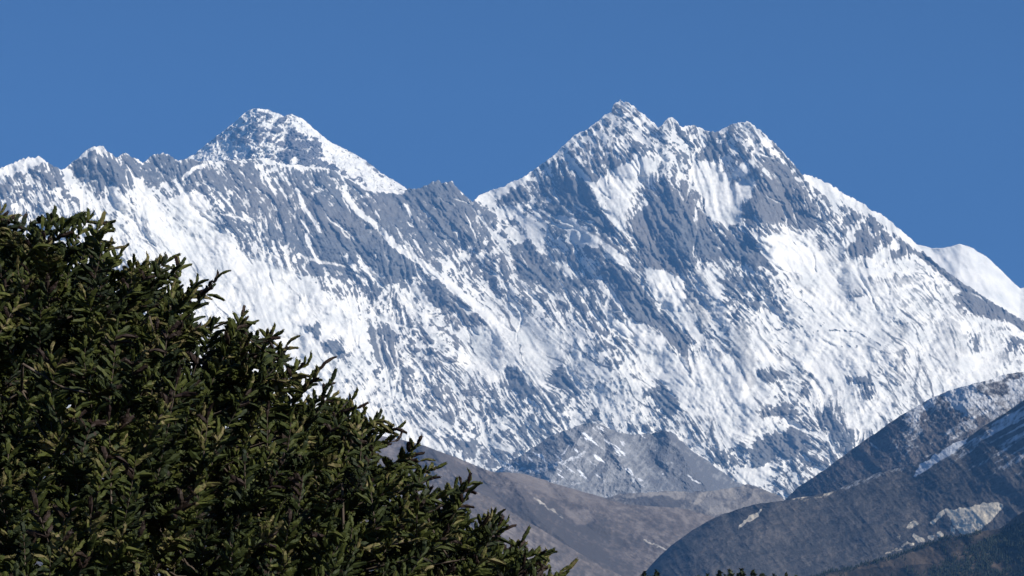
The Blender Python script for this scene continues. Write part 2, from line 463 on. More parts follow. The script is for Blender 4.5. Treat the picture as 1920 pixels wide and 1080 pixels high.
LINES = [  # (sheet, cover, half width in pixels, polyline)
    (1, .97, 3.5, [(1520,440),(1600,475),(1720,485),(1860,495)]),
    (2, .97, 3.0, [(440,500),(540,560),(640,615),(830,630)]),
    (2, 1.0, 5.0, [(500,650),(570,740),(640,790),(700,840),(760,910),(830,970),(920,1020),(990,1080)]),
    (6, 1.0, 7.0, [(0,250),(100,310),(200,400),(300,480),(400,560),(520,650),(640,680),(740,740)]),
    (3, .97, 4.5, [(510,450),(560,510),(640,600),(700,720),(780,830)]),
    (7, .04, 9.0, [(1290,125),(1380,195),(1460,258),(1550,340),(1640,400),(1760,462),(1860,535),(1940,590)]),
    (4, 1.0, 6.5, [(700,547),(800,585),(920,657),(1050,737),(1150,807),(1250,882),(1330,950)]),
    (6, .95, 3.0, [(490,290),(540,330),(600,430),(660,520)]),
    (6, .95, 3.0, [(680,440),(770,570),(880,700)]),
    (6, .95, 4.0, [(980,360),(1060,420),(1120,510)]),
    (6, .95, 3.0, [(980,460),(1060,560),(1120,640)]),
    (1, .95, 3.0, [(990,565),(1030,640)]),
    (1, .95, 3.0, [(1030,550),(1090,500),(1140,485)]),
    (2, .9, 3.0, [(20,480),(60,560),(110,640)]),
    (2, .93, 3.5, [(230,620),(270,720),(330,800),(360,850)]),
    (2, .93, 3.0, [(1250,740),(1300,830),(1380,900)]),
    (2, .93, 3.5, [(1540,690),(1600,780),(1660,880),(1740,950)]),
    (5, .93, 3.0, [(760,60),(800,160),(840,220)]),
    (5, .4, 1.3, [(1216,345),(1150,560)]),
    (5, .4, 1.3, [(1230,345),(1180,560)]),
    (5, .4, 1.3, [(1244,345),(1210,560)]),
    (5, .4, 1.3, [(1258,345),(1240,560)]),
    (5, .4, 1.3, [(1272,345),(1270,560)]),
    (5, .4, 1.3, [(1286,345),(1300,560)]),
    (5, .4, 1.3, [(1300,345),(1330,560)]),
    (7, .5, 2.0, [(500,600),(600,590),(660,580),(740,610),(800,560)]),
    (7, .5, 2.0, [(510,660),(600,670),(690,690)]),
    (7, .4, 2.5, [(520,710),(590,760),(660,830)]),
    (7, .55, 2.0, [(830,600),(960,600),(1080,650),(1110,690)]),
    (7, .55, 2.0, [(560,270),(620,330),(690,400)]),
    (7, .55, 2.0, [(880,740),(900,690),(980,690)]),
]
RIBS = [  # (height in metres, half width in pixels, crest of the rib)
    (300, 120, [(640,360),(720,440),(790,515),(870,575),(1000,670),(1060,740)]),
    (190, 110, [(1070,290),(1110,345),(1160,430),(1240,520),(1330,640),(1440,760)]),
    (230, 110, [(1258,225),(1250,300),(1280,380),(1310,480),(1380,600),(1430,740)]),
    (210, 95, [(1400,228),(1440,300),(1420,400),(1450,480),(1520,580),(1580,680)]),
    (190, 90, [(820,340),(900,450),(990,560),(1080,620),(1180,690),(1260,800)]),
    (210, 100, [(350,300),(420,380),(520,480),(620,580),(700,680),(780,800)]),
    (150, 70, [(190,275),(240,370),(330,480)]),
    (150, 70, [(60,295),(110,400),(180,500)]),
    (160, 60, [(590,330),(640,440),(700,540),(760,640)]),
    (140, 100, [(1510,330),(1540,420),(1610,480),(1700,560),(1760,680)]),
    (130, 60, [(900,600),(1000,720),(1060,800)]),
    (110, 65, [(1150,560),(1290,670),(1380,800)]),
    (75, 50, [(1370,580),(1400,640),(1425,730),(1440,790)]),
    (60, 50, [(1670,600),(1690,680),(1700,760)]),
    (60, 50, [(1800,590),(1810,660),(1800,740)]),
]
FALL = [(100,400,65),(300,450,60),(450,400,58),(600,450,62),(800,540,44),(700,750,60),(950,450,52),(1100,450,46),(1000,650,50),(900,750,55),
        (1200,600,50),(1350,650,62),(1180,350,70),(1330,370,72),(1450,350,60),(1550,560,48),(1700,600,45),(1650,420,75),(1830,650,60),
        (1450,850,35),(1600,780,80),(740,575,80),(1480,470,50),(1250,260,60),(1100,800,50),(1250,740,52),(1700,680,50),(1560,640,30)]

def massif_fields():
    u0, v0, w, h = -160, 170, 2240, 830
    vv, uu = np.mgrid[0:h, 0:w].astype(np.float32)
    uu += u0; vv += v0
    # fall line directions
    sx = np.zeros((h, w), np.float32); sy = sx.copy()
    for (x, y, a) in FALL:
        wt = 1.0 / ((uu - x) ** 2 + (vv - y) ** 2 + 900.0) ** 1.5
        sx += wt * math.cos(math.radians(a)); sy += wt * math.sin(math.radians(a))
    ang = np.arctan2(sy, sx) + (fbm(uu / 45, vv / 45, 4, 41) - .5) * 1.2
    fine = flow_noise((h, w), ang, 1.6, 11, 1)
    mid = flow_noise((h, w), ang, 2.2, 32, 2)
    big = flow_noise((h, w), ang, 6.5, 80, 3)
    fine = rank01(fine); mid = rank01(mid); big = rank01(big)
    iso = rank01(fbm(uu / 8, vv / 8, 4, 7, 0.66))
    iso2 = rank01(fbm(uu / 60, vv / 60, 5, 17, 0.55))
    # snow cover: survey sheet + outlines, its edges pulled about by the terrain
    wu = uu + (mid - .5) * 8 + (fbm(uu / 8, vv / 8, 3, 77) - .5) * 11
    wv = vv + (fine - .5) * 8 + (fbm(uu / 10, vv / 10, 4, 55) - .5) * 13
    g = np.array([[int(c) / 10.0 + 0.03 for c in r] for r in COVER], np.float32)
    cov = sample(g, (wu - COVER_X0) / COVER_STEP, (wv - COVER_Y0) / COVER_STEP)
    cov = np.clip(.5 + (cov - .52) * 1.4 - .07 * smooth(.55, .35, cov), .03, .99)
    for (z, val, pts) in PATCH:
        ox, oy = ZO[z]
        p = [(ox + a / 3.0, oy + b / 3.0) for a, b in pts]
        xs = [a for a, _ in p]; ys = [b for _, b in p]
        x0 = int(max(0, min(xs) - u0 - 30)); x1 = int(min(w, max(xs) - u0 + 30)); y0 = int(max(0, min(ys) - v0 - 30)); y1 = int(min(h, max(ys) - v0 + 30))
        if x1 <= x0 or y1 <= y0: continue
        m = in_poly(wu[y0:y1, x0:x1], wv[y0:y1, x0:x1], p).astype(np.float32)
        m = blur(m, 1.5)
        cov[y0:y1, x0:x1] += (val - cov[y0:y1, x0:x1]) * m
    for (z, val, hw, pts) in LINES:
        ox, oy = ZO[z]
        p = [(ox + a / 3.0, oy + b / 3.0) for a, b in pts]
        xs = [a for a, _ in p]; ys = [b for _, b in p]
        x0 = int(max(0, min(xs) - u0 - 30)); x1 = int(min(w, max(xs) - u0 + 30)); y0 = int(max(0, min(ys) - v0 - 30)); y1 = int(min(h, max(ys) - v0 + 30))
        ju = uu[y0:y1, x0:x1] * .7 + wu[y0:y1, x0:x1] * .3; jv = vv[y0:y1, x0:x1] * .7 + wv[y0:y1, x0:x1] * .3
        d, _, _ = line_dist(ju, jv, p)
        m = 1 - smooth(hw * .7, hw * 1.4, d)
        cov[y0:y1, x0:x1] += (val - cov[y0:y1, x0:x1]) * m
    crest_v = poly_y(CREST, uu[0])[None, :]
    below = vv - crest_v
    cov += 0.35 * np.exp(-np.maximum(below, 0) / 4.0) * (iso > .3)
    fx = (uu + (mid - .5) * 14); fy = (vv + (fine - .5) * 9)
    def filament(sc, sd, sharp):
        return np.clip(1 - np.abs(2 * rank01(fbm(fx / sc, fy / (sc * 1.35), 3, sd, .62)) - 1) * sharp, 0, 1)
    white = np.maximum(filament(8, 123, 8), filament(17, 133, 12)); dark = np.maximum(filament(9, 143, 8), filament(17, 153, 11))
    along = np.clip(1 - np.abs(2 * mid - 1) * 4, 0, 1)
    lw = smooth(.3, .7, fbm(uu / 90, vv / 90, 3, 222)) * (.25 + .75 * smooth(20, 150, vv - poly_y(CREST, uu[0])[None, :]))
    sn_side = smooth(.35, .68, cov)
    n = rank01((.28 + .12 * lw) * fine + (.08 + .14 * lw) * mid + .16 * big + (.36 - .16 * lw) * iso + .10 * iso2)
    n = n - (.34 * white + .26 * along * (.4 + .6 * lw)) * (1 - sn_side) * (.35 + .65 * smooth(.06, .2, cov)) + .34 * dark * sn_side * smooth(1.0, .9, cov)
    n = np.clip(n, 0, 1)
    n = 0.13 + 0.74 * n
    wd = .135 + .13 * smooth(.6, .85, cov)
    snow = np.clip(.5 + (cov - n) / (2 * wd), 0, 1)
    covb = blur(np.clip(snow, 0, 1), 3)
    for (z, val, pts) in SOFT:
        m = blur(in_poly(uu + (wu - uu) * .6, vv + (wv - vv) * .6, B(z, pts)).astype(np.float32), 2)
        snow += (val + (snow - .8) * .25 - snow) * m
    # gullies that hold snow in the rock, and rock ribs that show through the snow, each running down its fall line
    gs = np.random.RandomState(404)
    cut = np.zeros((h, w), np.float32); put = np.zeros((h, w), np.float32); gul = np.zeros((h, w), np.float32)
    for k in range(1250):
        x = gs.uniform(60, w - 60); y = gs.uniform(60, h - 200)
        if vv[0, 0] + y < crest_v[0, int(x)] + 8: continue
        c0 = cov[int(y), int(x)]
        small = k >= 560                                # the later ones are thin threads of snow in the rock
        if small and c0 > .5: continue
        L = int(gs.uniform(15, 55) if small else gs.uniform(25, 70) if gs.rand() < .55 else gs.uniform(70, 170))
        pts = [(x + u0, y + v0)]; bend = gs.uniform(-.25, .25); wob = 0.0
        for q in range(L // 5):
            wob += gs.normal(0, .13); wob *= .93
            a = ang[int(np.clip(y, 0, h - 1)), int(np.clip(x, 0, w - 1))] + bend + wob
            x += 5 * math.cos(a); y += 5 * math.sin(a); pts.append((x + u0, y + v0))
        xs = [p[0] for p in pts]; ys = [p[1] for p in pts]
        x0 = int(max(0, min(xs) - u0 - 12)); x1 = int(min(w, max(xs) - u0 + 12)); y0 = int(max(0, min(ys) - v0 - 12)); y1 = int(min(h, max(ys) - v0 + 12))
        if x1 - x0 < 4 or y1 - y0 < 4: continue
        d, _, al = line_dist(uu[y0:y1, x0:x1] + (fbm(uu[y0:y1, x0:x1] / 6, vv[y0:y1, x0:x1] / 6, 2, 31) - .5) * 4, vv[y0:y1, x0:x1], pts)
        hw = (gs.uniform(.7, 1.5) if small else gs.uniform(1.2, 2.6) if c0 < .55 else gs.uniform(.8, 2.2)) * (1 if L < 110 else 1.5) * np.clip(np.minimum(al * 5, (1 - al) * 2.2), .15, 1)
        m = np.clip(1.5 - d / hw, 0, 1)
        if c0 < .55:
            put[y0:y1, x0:x1] = np.maximum(put[y0:y1, x0:x1], m * gs.uniform(.6, 1))
        else:
            cut[y0:y1, x0:x1] = np.maximum(cut[y0:y1, x0:x1], m * gs.uniform(.45, 1))
        gul[y0:y1, x0:x1] = np.maximum(gul[y0:y1, x0:x1], np.clip(1 - d / (hw * 2.4 + 1), 0, 1) * (1 if c0 < .55 else -1))
    keep = .35 + .65 * smooth(.03, .12, cov)
    snow = snow + (np.maximum(snow, .97) - snow) * put * keep
    snow = snow * (1 - .85 * cut * smooth(.99, .9, cov))
    # relief, metres towards the viewer
    rel = np.zeros((h, w), np.float32)
    ru = uu + (iso2 - .5) * 40; rv = vv + (big - .5) * 20
    for (hgt, half, pts) in RIBS:
        d, side, al = line_dist(ru, rv, pts)
        hw = np.where(side > 0, half, half * 0.8)
        t = np.clip(1 - d / hw, 0, 1)
        rel = np.maximum(rel, hgt * .85 * t * (0.75 + .25 * t) * (1 - smooth(.6, 1.0, al)) * (.5 + .5 * smooth(0, .12, al)))
    rel = blur(rel, 3)
    rel += (big - .5) * 14 + (iso2 - .5) * 70
    rough = 0.12 + 0.88 * (1 - covb) ** 1.5
    rel += ((mid - .5) * 10 + (fine - .5) * 6 + (iso - .5) * 24 + (big - .5) * 22) * rough
    rel -= snow * 4
    rel -= gul * 22
    return (u0, v0), snow, rel

(MU0, MV0), M_SNOW, M_REL = massif_fields()

def build_massif():
    nc, nr = 1560, 560
    # finer columns inside the frame than out to the sides
    u = np.concatenate([np.linspace(-380, -30, 60, endpoint=False), np.linspace(-30, 1950, nc - 120, endpoint=False), np.linspace(1950, 2280, 60)])
    crest = poly_y(CREST, u)
    crest = crest + (fbm(u / 9.0, u * 0 + 3, 3, 91) - .5) * 5.0 + (fbm(u / 3.6, u * 0 + 8, 2, 92) - .5) * 4.5
    t = np.linspace(0, 1, nr)[:, None]
    U = np.broadcast_to(u[None, :], (nr, len(u))).copy()
    V = crest[None, :] + t * (985 - crest[None, :])
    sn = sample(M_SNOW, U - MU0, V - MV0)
    rel = sample(M_REL, U - MU0, V - MV0)
    # the wall leans back: far at the crest, close at the foot
    cs = blur(np.repeat(crest[None, :], 3, 0).astype(np.float32), 18)[1]
    ts = np.clip((V - cs[None, :]) / (985 - cs[None, :]), -.2, 1)
    Dw = 17000 + 2900 * (1 - ts) + 900 * np.sin((U - 300) / 420.0) * (1 - ts * .5)
    D = Dw - rel
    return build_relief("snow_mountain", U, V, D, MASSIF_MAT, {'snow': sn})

mt = build_massif()
tag(mt, "huge snow-streaked rock wall with a jagged twin-topped summit on the right", "mountain", "structure")

# ------------------------------------------------------------------ far pyramid behind the wall
EVEREST = [(250, 400), (330, 310), (350, 297), (367, 287), (393, 265), (420, 245), (440, 228), (457, 213), (477, 202), (500, 205), (520, 213), (533, 218), (547, 213),
           (567, 223), (580, 233), (613, 262), (647, 280), (680, 297), (713, 323), (740, 340), (760, 352), (800, 385), (850, 420)]
E_PATCH = [
    (1, .95, [(1090,430),(1250,330),(1330,370),(1440,350),(1540,370),(1540,410),(1470,400),(1350,430),(1200,460),(1050,470)]),
    (2, 1.0, [(330,280),(400,335),(480,375),(560,415),(640,490),(740,560),(840,605),(880,660),(800,660),(660,630),(560,540),(460,500),(410,430),(370,350)]),
    (1, .95, [(1380,190),(1430,155),(1500,165),(1570,195),(1540,200),(1470,180),(1410,200),(1360,225)]),
    (1, .92, [(1620,270),(1640,200),(1700,240),(1770,290),(1820,330),(1750,300),(1690,270)]),
    (1, .22, [(1600,330),(1700,300),(1800,350),(1840,430),(1860,480),(1720,470),(1560,440),(1540,410),(1580,380)]),
    (1, .6, [(1330,230),(1450,190),(1560,210),(1580,250),(1480,260),(1400,300),(1340,290)]),
]
def build_everest():
    nc, nr = 520, 190
    u = np.linspace(260, 850, nc)
    crest = poly_y(EVEREST, u) + (fbm(u / 7.0, u * 0 + 9, 3, 33) - .5) * 4
    t = np.linspace(0, 1, nr)[:, None]
    U = np.broadcast_to(u[None, :], (nr, nc)).copy(); V = crest[None, :] + t * (420 - crest[None, :])
    ang = np.full(U.shape, math.radians(35)) + (U > 520) * .3
    iso = rank01(fbm(U / 11, V / 9, 5, 61, .68)); str_ = rank01(fbm((U * .8 - V * .6) / 26, (U * .6 + V * .8) / 8, 4, 62, .6))
    cov = np.full(U.shape, .40, np.float32)
    fil = np.clip(1 - np.abs(2 * rank01(fbm((U + (iso - .5) * 12) / 8, (V + (str_ - .5) * 8) / 7, 3, 63, .6)) - 1) * 6, 0, 1)
    wu = U + (iso - .5) * 12; wv = V + (str_ - .5) * 10
    for (z, val, pts) in E_PATCH:
        ox, oy = ZO[z]
        m = in_poly(wu, wv, [(ox + a / 3, oy + b / 3) for a, b in pts]).astype(np.float32)
        cov += (val - cov) * blur(m, 1) * .95
    cov += .5 * np.exp(-(V - crest[None, :]) / 4.0)
    sn = smooth(-.13, .13, cov - (.05 + .9 * rank01(iso * .5 + str_ * .5) - .22 * fil))
    d1, _, _ = line_dist(U, V, [(480, 200), (500, 250), (560, 310), (600, 380)])
    d2, _, _ = line_dist(U, V, [(545, 212), (600, 270), (660, 330)])
    rel = 260 * np.clip(1 - d1 / 90, 0, 1) + 160 * np.clip(1 - d2 / 50, 0, 1)
    rel = rel + (iso - .5) * 70 + (str_ - .5) * 60
    D = 23000 + 1900 * (1 - t) - rel
    return build_relief("snow_peak", U, V, D, PEAK_MAT, {'snow': sn})
tag(build_everest(), "distant grey rock pyramid with a white right-hand snow ridge behind the wall", "mountain peak", "structure")

# ------------------------------------------------------------------ white shoulder behind the right edge
def build_dome():
    pts = [(1600, 440), (1690, 452), (1727, 460), (1747, 465), (1780, 463), (1800, 458), (1827, 467), (1853, 483), (1870, 500), (1897, 527), (1913, 540), (1920, 538), (1960, 528), (2040, 560), (2200, 640)]
    nc, nr = 260, 110
    u = np.linspace(1600, 2200, nc); crest = poly_y(pts, u) + (fbm(u / 14., u * 0, 2, 3) - .5) * 3
    t = np.linspace(0, 1, nr)[:, None]
    U = np.broadcast_to(u[None, :], (nr, nc)).copy(); V = crest[None, :] + t * (760 - crest[None, :])
    iso = fbm((U - V) / 26, (U + V) / 60, 5, 71, .55)
    sn = smooth(.2, .34, iso) * .4 + .6
    d1, _, _ = line_dist(U, V, [(1800, 458), (1850, 540), (1900, 640)])
    rel = 200 * np.clip(1 - d1 / 120, 0, 1) + (iso - .5) * 130
    D = 22500 + 2200 * (1 - t) - rel
    return build_relief("snow_shoulder", U, V, D, PEAK_MAT, {'snow': sn})
tag(build_dome(), "smooth white snow shoulder on the far right under the blue sky", "snow slope", "structure")

# ------------------------------------------------------------------ the nearer hills
SLOPES = {}
def build_hill(name, crest, u0, u1, foot, d_crest, d_foot, ribs, material, seed, nc=1000, nr=330, rough=1.0, crest_rough=2.5,
               patches=(), lines=(), tone=None, snow=None, grain=40, d_tilt=0.0):
    """patches / lines: (attribute, value, shape)"""
    u = np.linspace(u0, u1, nc)
    cv = poly_y(crest, u) + (fbm(u / 12.0, u * 0 + seed, 4, seed) - .5) * crest_rough * 2
    t = np.linspace(0, 1, nr)[:, None] ** 1.15
    U = np.broadcast_to(u[None, :], (nr, nc)).copy(); V = cv[None, :] + t * (np.maximum(foot, cv + 60)[None, :] - cv[None, :])
    iso = fbm(U / 70, V / 70, 6, seed + 1, .5) - .5
    gul = fbm((U * .75 - V * .66) / 40, (U * .66 + V * .75) / 130, 5, seed + 2, .5, ridged=True) - .6
    wu = U + (fbm(U / 10, V / 10, 4, seed + 3) - .5) * 12; wv = V + (fbm(U / 10 + 50, V / 10, 4, seed + 4) - .5) * 12
    per = d_crest * KPX                       # metres covered by one pixel at that distance
    rel = np.zeros_like(U)
    for (hgt, half, pts) in ribs:
        d, side, al = line_dist(U + iso * 60, V + iso * 40, pts)
        tt = np.clip(1 - d / half, 0, 1)
        rel = np.maximum(rel, hgt * per * tt * (0.6 + .4 * tt))
    rel = rel + rough * per * (iso * 55 + gul * 22)
    cs = blur(np.repeat(cv[None, :], 3, 0).astype(np.float32), 12)[1]
    ts = np.clip((V - cs[None, :]) / (foot - np.minimum(cs, foot - 60))[None, :], -.2, 1)
    D = d_foot + (d_crest - d_foot) * (1 - ts) + d_tilt * per * (U - u0) - rel
    fine = rank01(fbm(U / 7, V / 7, 4, seed + 7, .65)); streak = rank01(fbm((U * math.sin(math.radians(grain)) - V * math.cos(math.radians(grain)) + iso * 30) / 5, (U * math.cos(math.radians(grain)) + V * math.sin(math.radians(grain))) / 26, 4, seed + 8, .65))
    D = D - rough * per * ((fine - .5) * 3.0 + (streak - .5) * 2.2)
    at_ = {'snow': np.zeros_like(U), 'scar': np.zeros_like(U), 'tone': np.full_like(U, .5)}
    if tone is not None: at_['tone'] = tone(U, V)
    if snow is not None: at_['snow'] = snow(U, V)
    at_['tone'] = at_['tone'] + (fine - .5) * .3 + (streak - .5) * .25
    for (an, val, pts) in patches:
        m = blur(in_poly(wu, wv, pts).astype(np.float32), 1)
        at_[an] = at_[an] + (val - at_[an]) * m
    for (an, val, hw, pts) in lines:
        d, _, _ = line_dist(wu, wv, pts)
        m = 1 - smooth(hw * .5, hw * 1.5, d)
        at_[an] = at_[an] + (val - at_[an]) * m
    SLOPES[name] = (U, V, D)
    return build_relief(name, U, V, D, material, at_, back=(60, 200, 600, 1500), back_slope=.6, foot_z=-600)

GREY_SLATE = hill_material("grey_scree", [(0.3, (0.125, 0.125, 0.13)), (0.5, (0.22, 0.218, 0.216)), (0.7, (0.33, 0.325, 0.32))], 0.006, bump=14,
                           stretch=((0, 0.5, 0), (1.6, 1, .5)))
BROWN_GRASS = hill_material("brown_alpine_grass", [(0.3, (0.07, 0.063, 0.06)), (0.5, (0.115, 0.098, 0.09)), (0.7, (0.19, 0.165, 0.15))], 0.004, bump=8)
DARK_SLOPE = hill_material("dark_scrub_slope", [(0.3, (0.06, 0.056, 0.055)), (0.52, (0.098, 0.086, 0.08)), (0.72, (0.165, 0.142, 0.128))], 0.005, bump=8,
                           snow=(.62, .62, .62))
SCRUB = hill_material("juniper_scrub_slope", [(0.3, (0.058, 0.056, 0.054)), (0.5, (0.093, 0.085, 0.077)), (0.7, (0.155, 0.134, 0.115))], 0.006, bump=5,
                      scar=(0.85, 0.73, 0.54), snow=(.66, .67, .68))
FOREST_FLOOR = hill_material("forest_floor", [(0.3, (0.035, 0.03, 0.025)), (0.52, (0.062, 0.05, 0.039)), (0.72, (0.12, 0.09, 0.062))], 0.02, bump=3)

# grey two-topped rocky hill in the middle
MID = [(700, 1000), (860, 930), (930, 883), (960, 863), (993, 843), (1023, 823), (1057, 807), (1090, 796), (1110, 791), (1133, 799), (1160, 810), (1190, 815), (1223, 812), (1247, 807),
       (1263, 813), (1280, 829), (1300, 847), (1330, 867), (1357, 887), (1377, 903), (1403, 911), (1430, 919), (1460, 932), (1500, 955), (1600, 1010)]
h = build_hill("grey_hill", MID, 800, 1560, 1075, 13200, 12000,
               [(70, 110, [(1110, 788), (1080, 850), (1040, 900), (1000, 950)]), (60, 90, [(1110, 788), (1160, 850), (1200, 930), (1240, 990)]),
                (60, 80, [(1250, 805), (1290, 870), (1330, 930), (1340, 990)]), (45, 60, [(1405, 910), (1340, 935), (1250, 960)])],
               GREY_SLATE, 301, rough=.75, grain=-55,
               lines=[('snow', .5, 4, B(9, [(870,490),(960,480),(1100,490),(1200,460),(1300,430),(1370,390)])),
                      ('snow', .42, 4, B(9, [(1100,560),(1200,560),(1330,560)])), ('snow', .55, 2, B(9, [(1220,410),(1290,350)])),
                      ('snow', .42, 4, B(9, [(1500,640),(1700,610),(1920,615)])), ('snow', .55, 3, B(9, [(1650,640),(1700,690)])),
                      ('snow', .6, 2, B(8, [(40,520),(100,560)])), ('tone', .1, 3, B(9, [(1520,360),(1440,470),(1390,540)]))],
               snow=lambda U, V: smooth(.58, .8, fbm((U * .8 + V * .6) / 30, (U * -.6 + V * .8) / 7, 4, 81)) * .5 * smooth(1330, 1200, U) * smooth(960, 880, V) + .12 * smooth(930, 850, V) * smooth(1230, 1150, U) + .1,
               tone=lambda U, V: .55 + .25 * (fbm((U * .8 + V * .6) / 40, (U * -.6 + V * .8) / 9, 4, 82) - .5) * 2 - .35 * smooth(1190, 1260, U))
tag(h, "grey scree hill with two blunt tops at the foot of the snow wall", "hill", "structure")

# brown grass hill falling from the left
LEFT = [(-500, 880), (-100, 860), (300, 835), (500, 822), (600, 815), (690, 812), (762, 827), (795, 835), (825, 847), (862, 860), (900, 876), (927, 886), (950, 885), (987, 889), (1012, 897), (1050, 910), (1087, 920), (1137, 935), (1175, 945),
        (1230, 950), (1270, 952), (1300, 958), (1330, 966), (1380, 985), (1450, 1020), (1550, 1080)]
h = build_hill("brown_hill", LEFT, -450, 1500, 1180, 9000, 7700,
               [(110, 130, [(940, 880), (1000, 960), (1080, 1040), (1150, 1110)]), (120, 110, [(800, 838), (880, 930), (960, 1000), (1060, 1100)]),
                (90, 110, [(1050, 905), (1140, 970), (1230, 1010), (1320, 1060)]), (50, 90, [(650, 780), (740, 880), (820, 980)])],
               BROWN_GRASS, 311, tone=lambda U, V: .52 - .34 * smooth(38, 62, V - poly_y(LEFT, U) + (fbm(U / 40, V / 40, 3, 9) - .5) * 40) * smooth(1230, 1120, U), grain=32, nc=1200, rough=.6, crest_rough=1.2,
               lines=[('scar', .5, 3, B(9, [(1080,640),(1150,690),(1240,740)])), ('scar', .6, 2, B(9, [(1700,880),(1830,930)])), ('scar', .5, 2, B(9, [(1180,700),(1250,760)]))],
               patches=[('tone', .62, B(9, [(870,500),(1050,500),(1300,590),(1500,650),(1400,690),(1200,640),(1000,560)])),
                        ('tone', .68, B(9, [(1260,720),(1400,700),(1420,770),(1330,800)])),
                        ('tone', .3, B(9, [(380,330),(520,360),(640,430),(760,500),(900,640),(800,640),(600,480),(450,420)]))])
tag(h, "brown grassy hill falling from behind the fir tree into the valley", "hill", "structure")

# low moraine across the valley head, and the nearer brown spur
MORAINE = hill_material("moraine_rubble", [(0.3, (0.085, 0.078, 0.075)), (0.5, (0.15, 0.135, 0.122)), (0.72, (0.26, 0.235, 0.21))], 0.006, bump=8)
MOR = [(900, 1010), (1050, 962), (1120, 937), (1160, 927), (1200, 924), (1250, 921), (1290, 923), (1320, 921), (1345, 920), (1370, 914), (1403, 909), (1430, 916), (1460, 930), (1500, 952), (1600, 1010)]
h = build_hill("moraine_ridge", MOR, 1000, 1560, 1070, 11000, 10100,
               [(40, 70, [(1403, 908), (1370, 950), (1300, 985)]), (30, 60, [(1200, 924), (1260, 960), (1330, 990)]), (30, 60, [(1320, 921), (1290, 960), (1330, 1010)])],
               MORAINE, 351, rough=.6, grain=25, nc=700, nr=200,
               patches=[('tone', .8, [(1150,928),(1250,922),(1330,922),(1390,912),(1420,918),(1380,935),(1300,935),(1200,936)]), ('tone', .85, [(1290,940),(1330,935),(1380,960),(1340,965)]),
                        ('tone', .2, [(1160,936),(1240,930),(1290,940),(1270,952),(1200,948)])])
tag(h, "pale rubble moraine lying across the valley below the grey scree hill", "moraine", "structure")
SPUR = [(-500, 820), (0, 820), (500, 830), (700, 858), (817, 895), (850, 905), (915, 930), (937, 946), (962, 963), (995, 981), (1025, 999), (1062, 1022), (1100, 1046), (1137, 1065), (1180, 1088), (1260, 1130)]
h = build_hill("brown_spur", SPUR, -450, 1260, 1200, 7600, 6900,
               [(60, 110, [(860, 905), (930, 1000), (1000, 1100)]), (50, 100, [(1000, 983), (1050, 1060), (1080, 1120)])],
               BROWN_GRASS, 361, rough=.5, grain=35, nc=1100, nr=260, crest_rough=1.5)
tag(h, "nearer brown spur sloping down just right of the fir tree", "hill", "structure")

# dark spur on the right, back and front
BACKR = [(1300, 1060), (1400, 990), (1470, 938), (1497, 913), (1547, 880), (1597, 843), (1640, 813), (1687, 780), (1740, 750), (1780, 732), (1827, 718), (1847, 715), (1880, 703), (1920, 697), (1980, 670), (2080, 620), (2200, 560)]
h = build_hill("dark_spur", BACKR, 1380, 2200, 1090, 9400, 8700,
               [(35, 160, [(1830, 716), (1800, 800), (1740, 880), (1640, 960)])],
               DARK_SLOPE, 321, grain=-50, rough=.6, crest_rough=1.6, d_tilt=-0.55,
               snow=lambda U, V: np.clip(.56 - (V - poly_y(BACKR, U)) / 330, 0, .6) * smooth(1600, 1760, U) * (.55 + .6 * smooth(.42, .58, fbm(U / 28, V / 28, 4, 5))) + .14,
               lines=[('snow', .5, 5, B(8, [(1720,20),(1770,90),(1820,150)])), ('scar', .35, 8, B(8, [(700,600),(800,560),(900,540)])), ('snow', .5, 2, B(8, [(1060,340),(1100,370)]))])
tag(h, "dark right-hand spur dusted with snow along its upper slope", "hill", "structure")

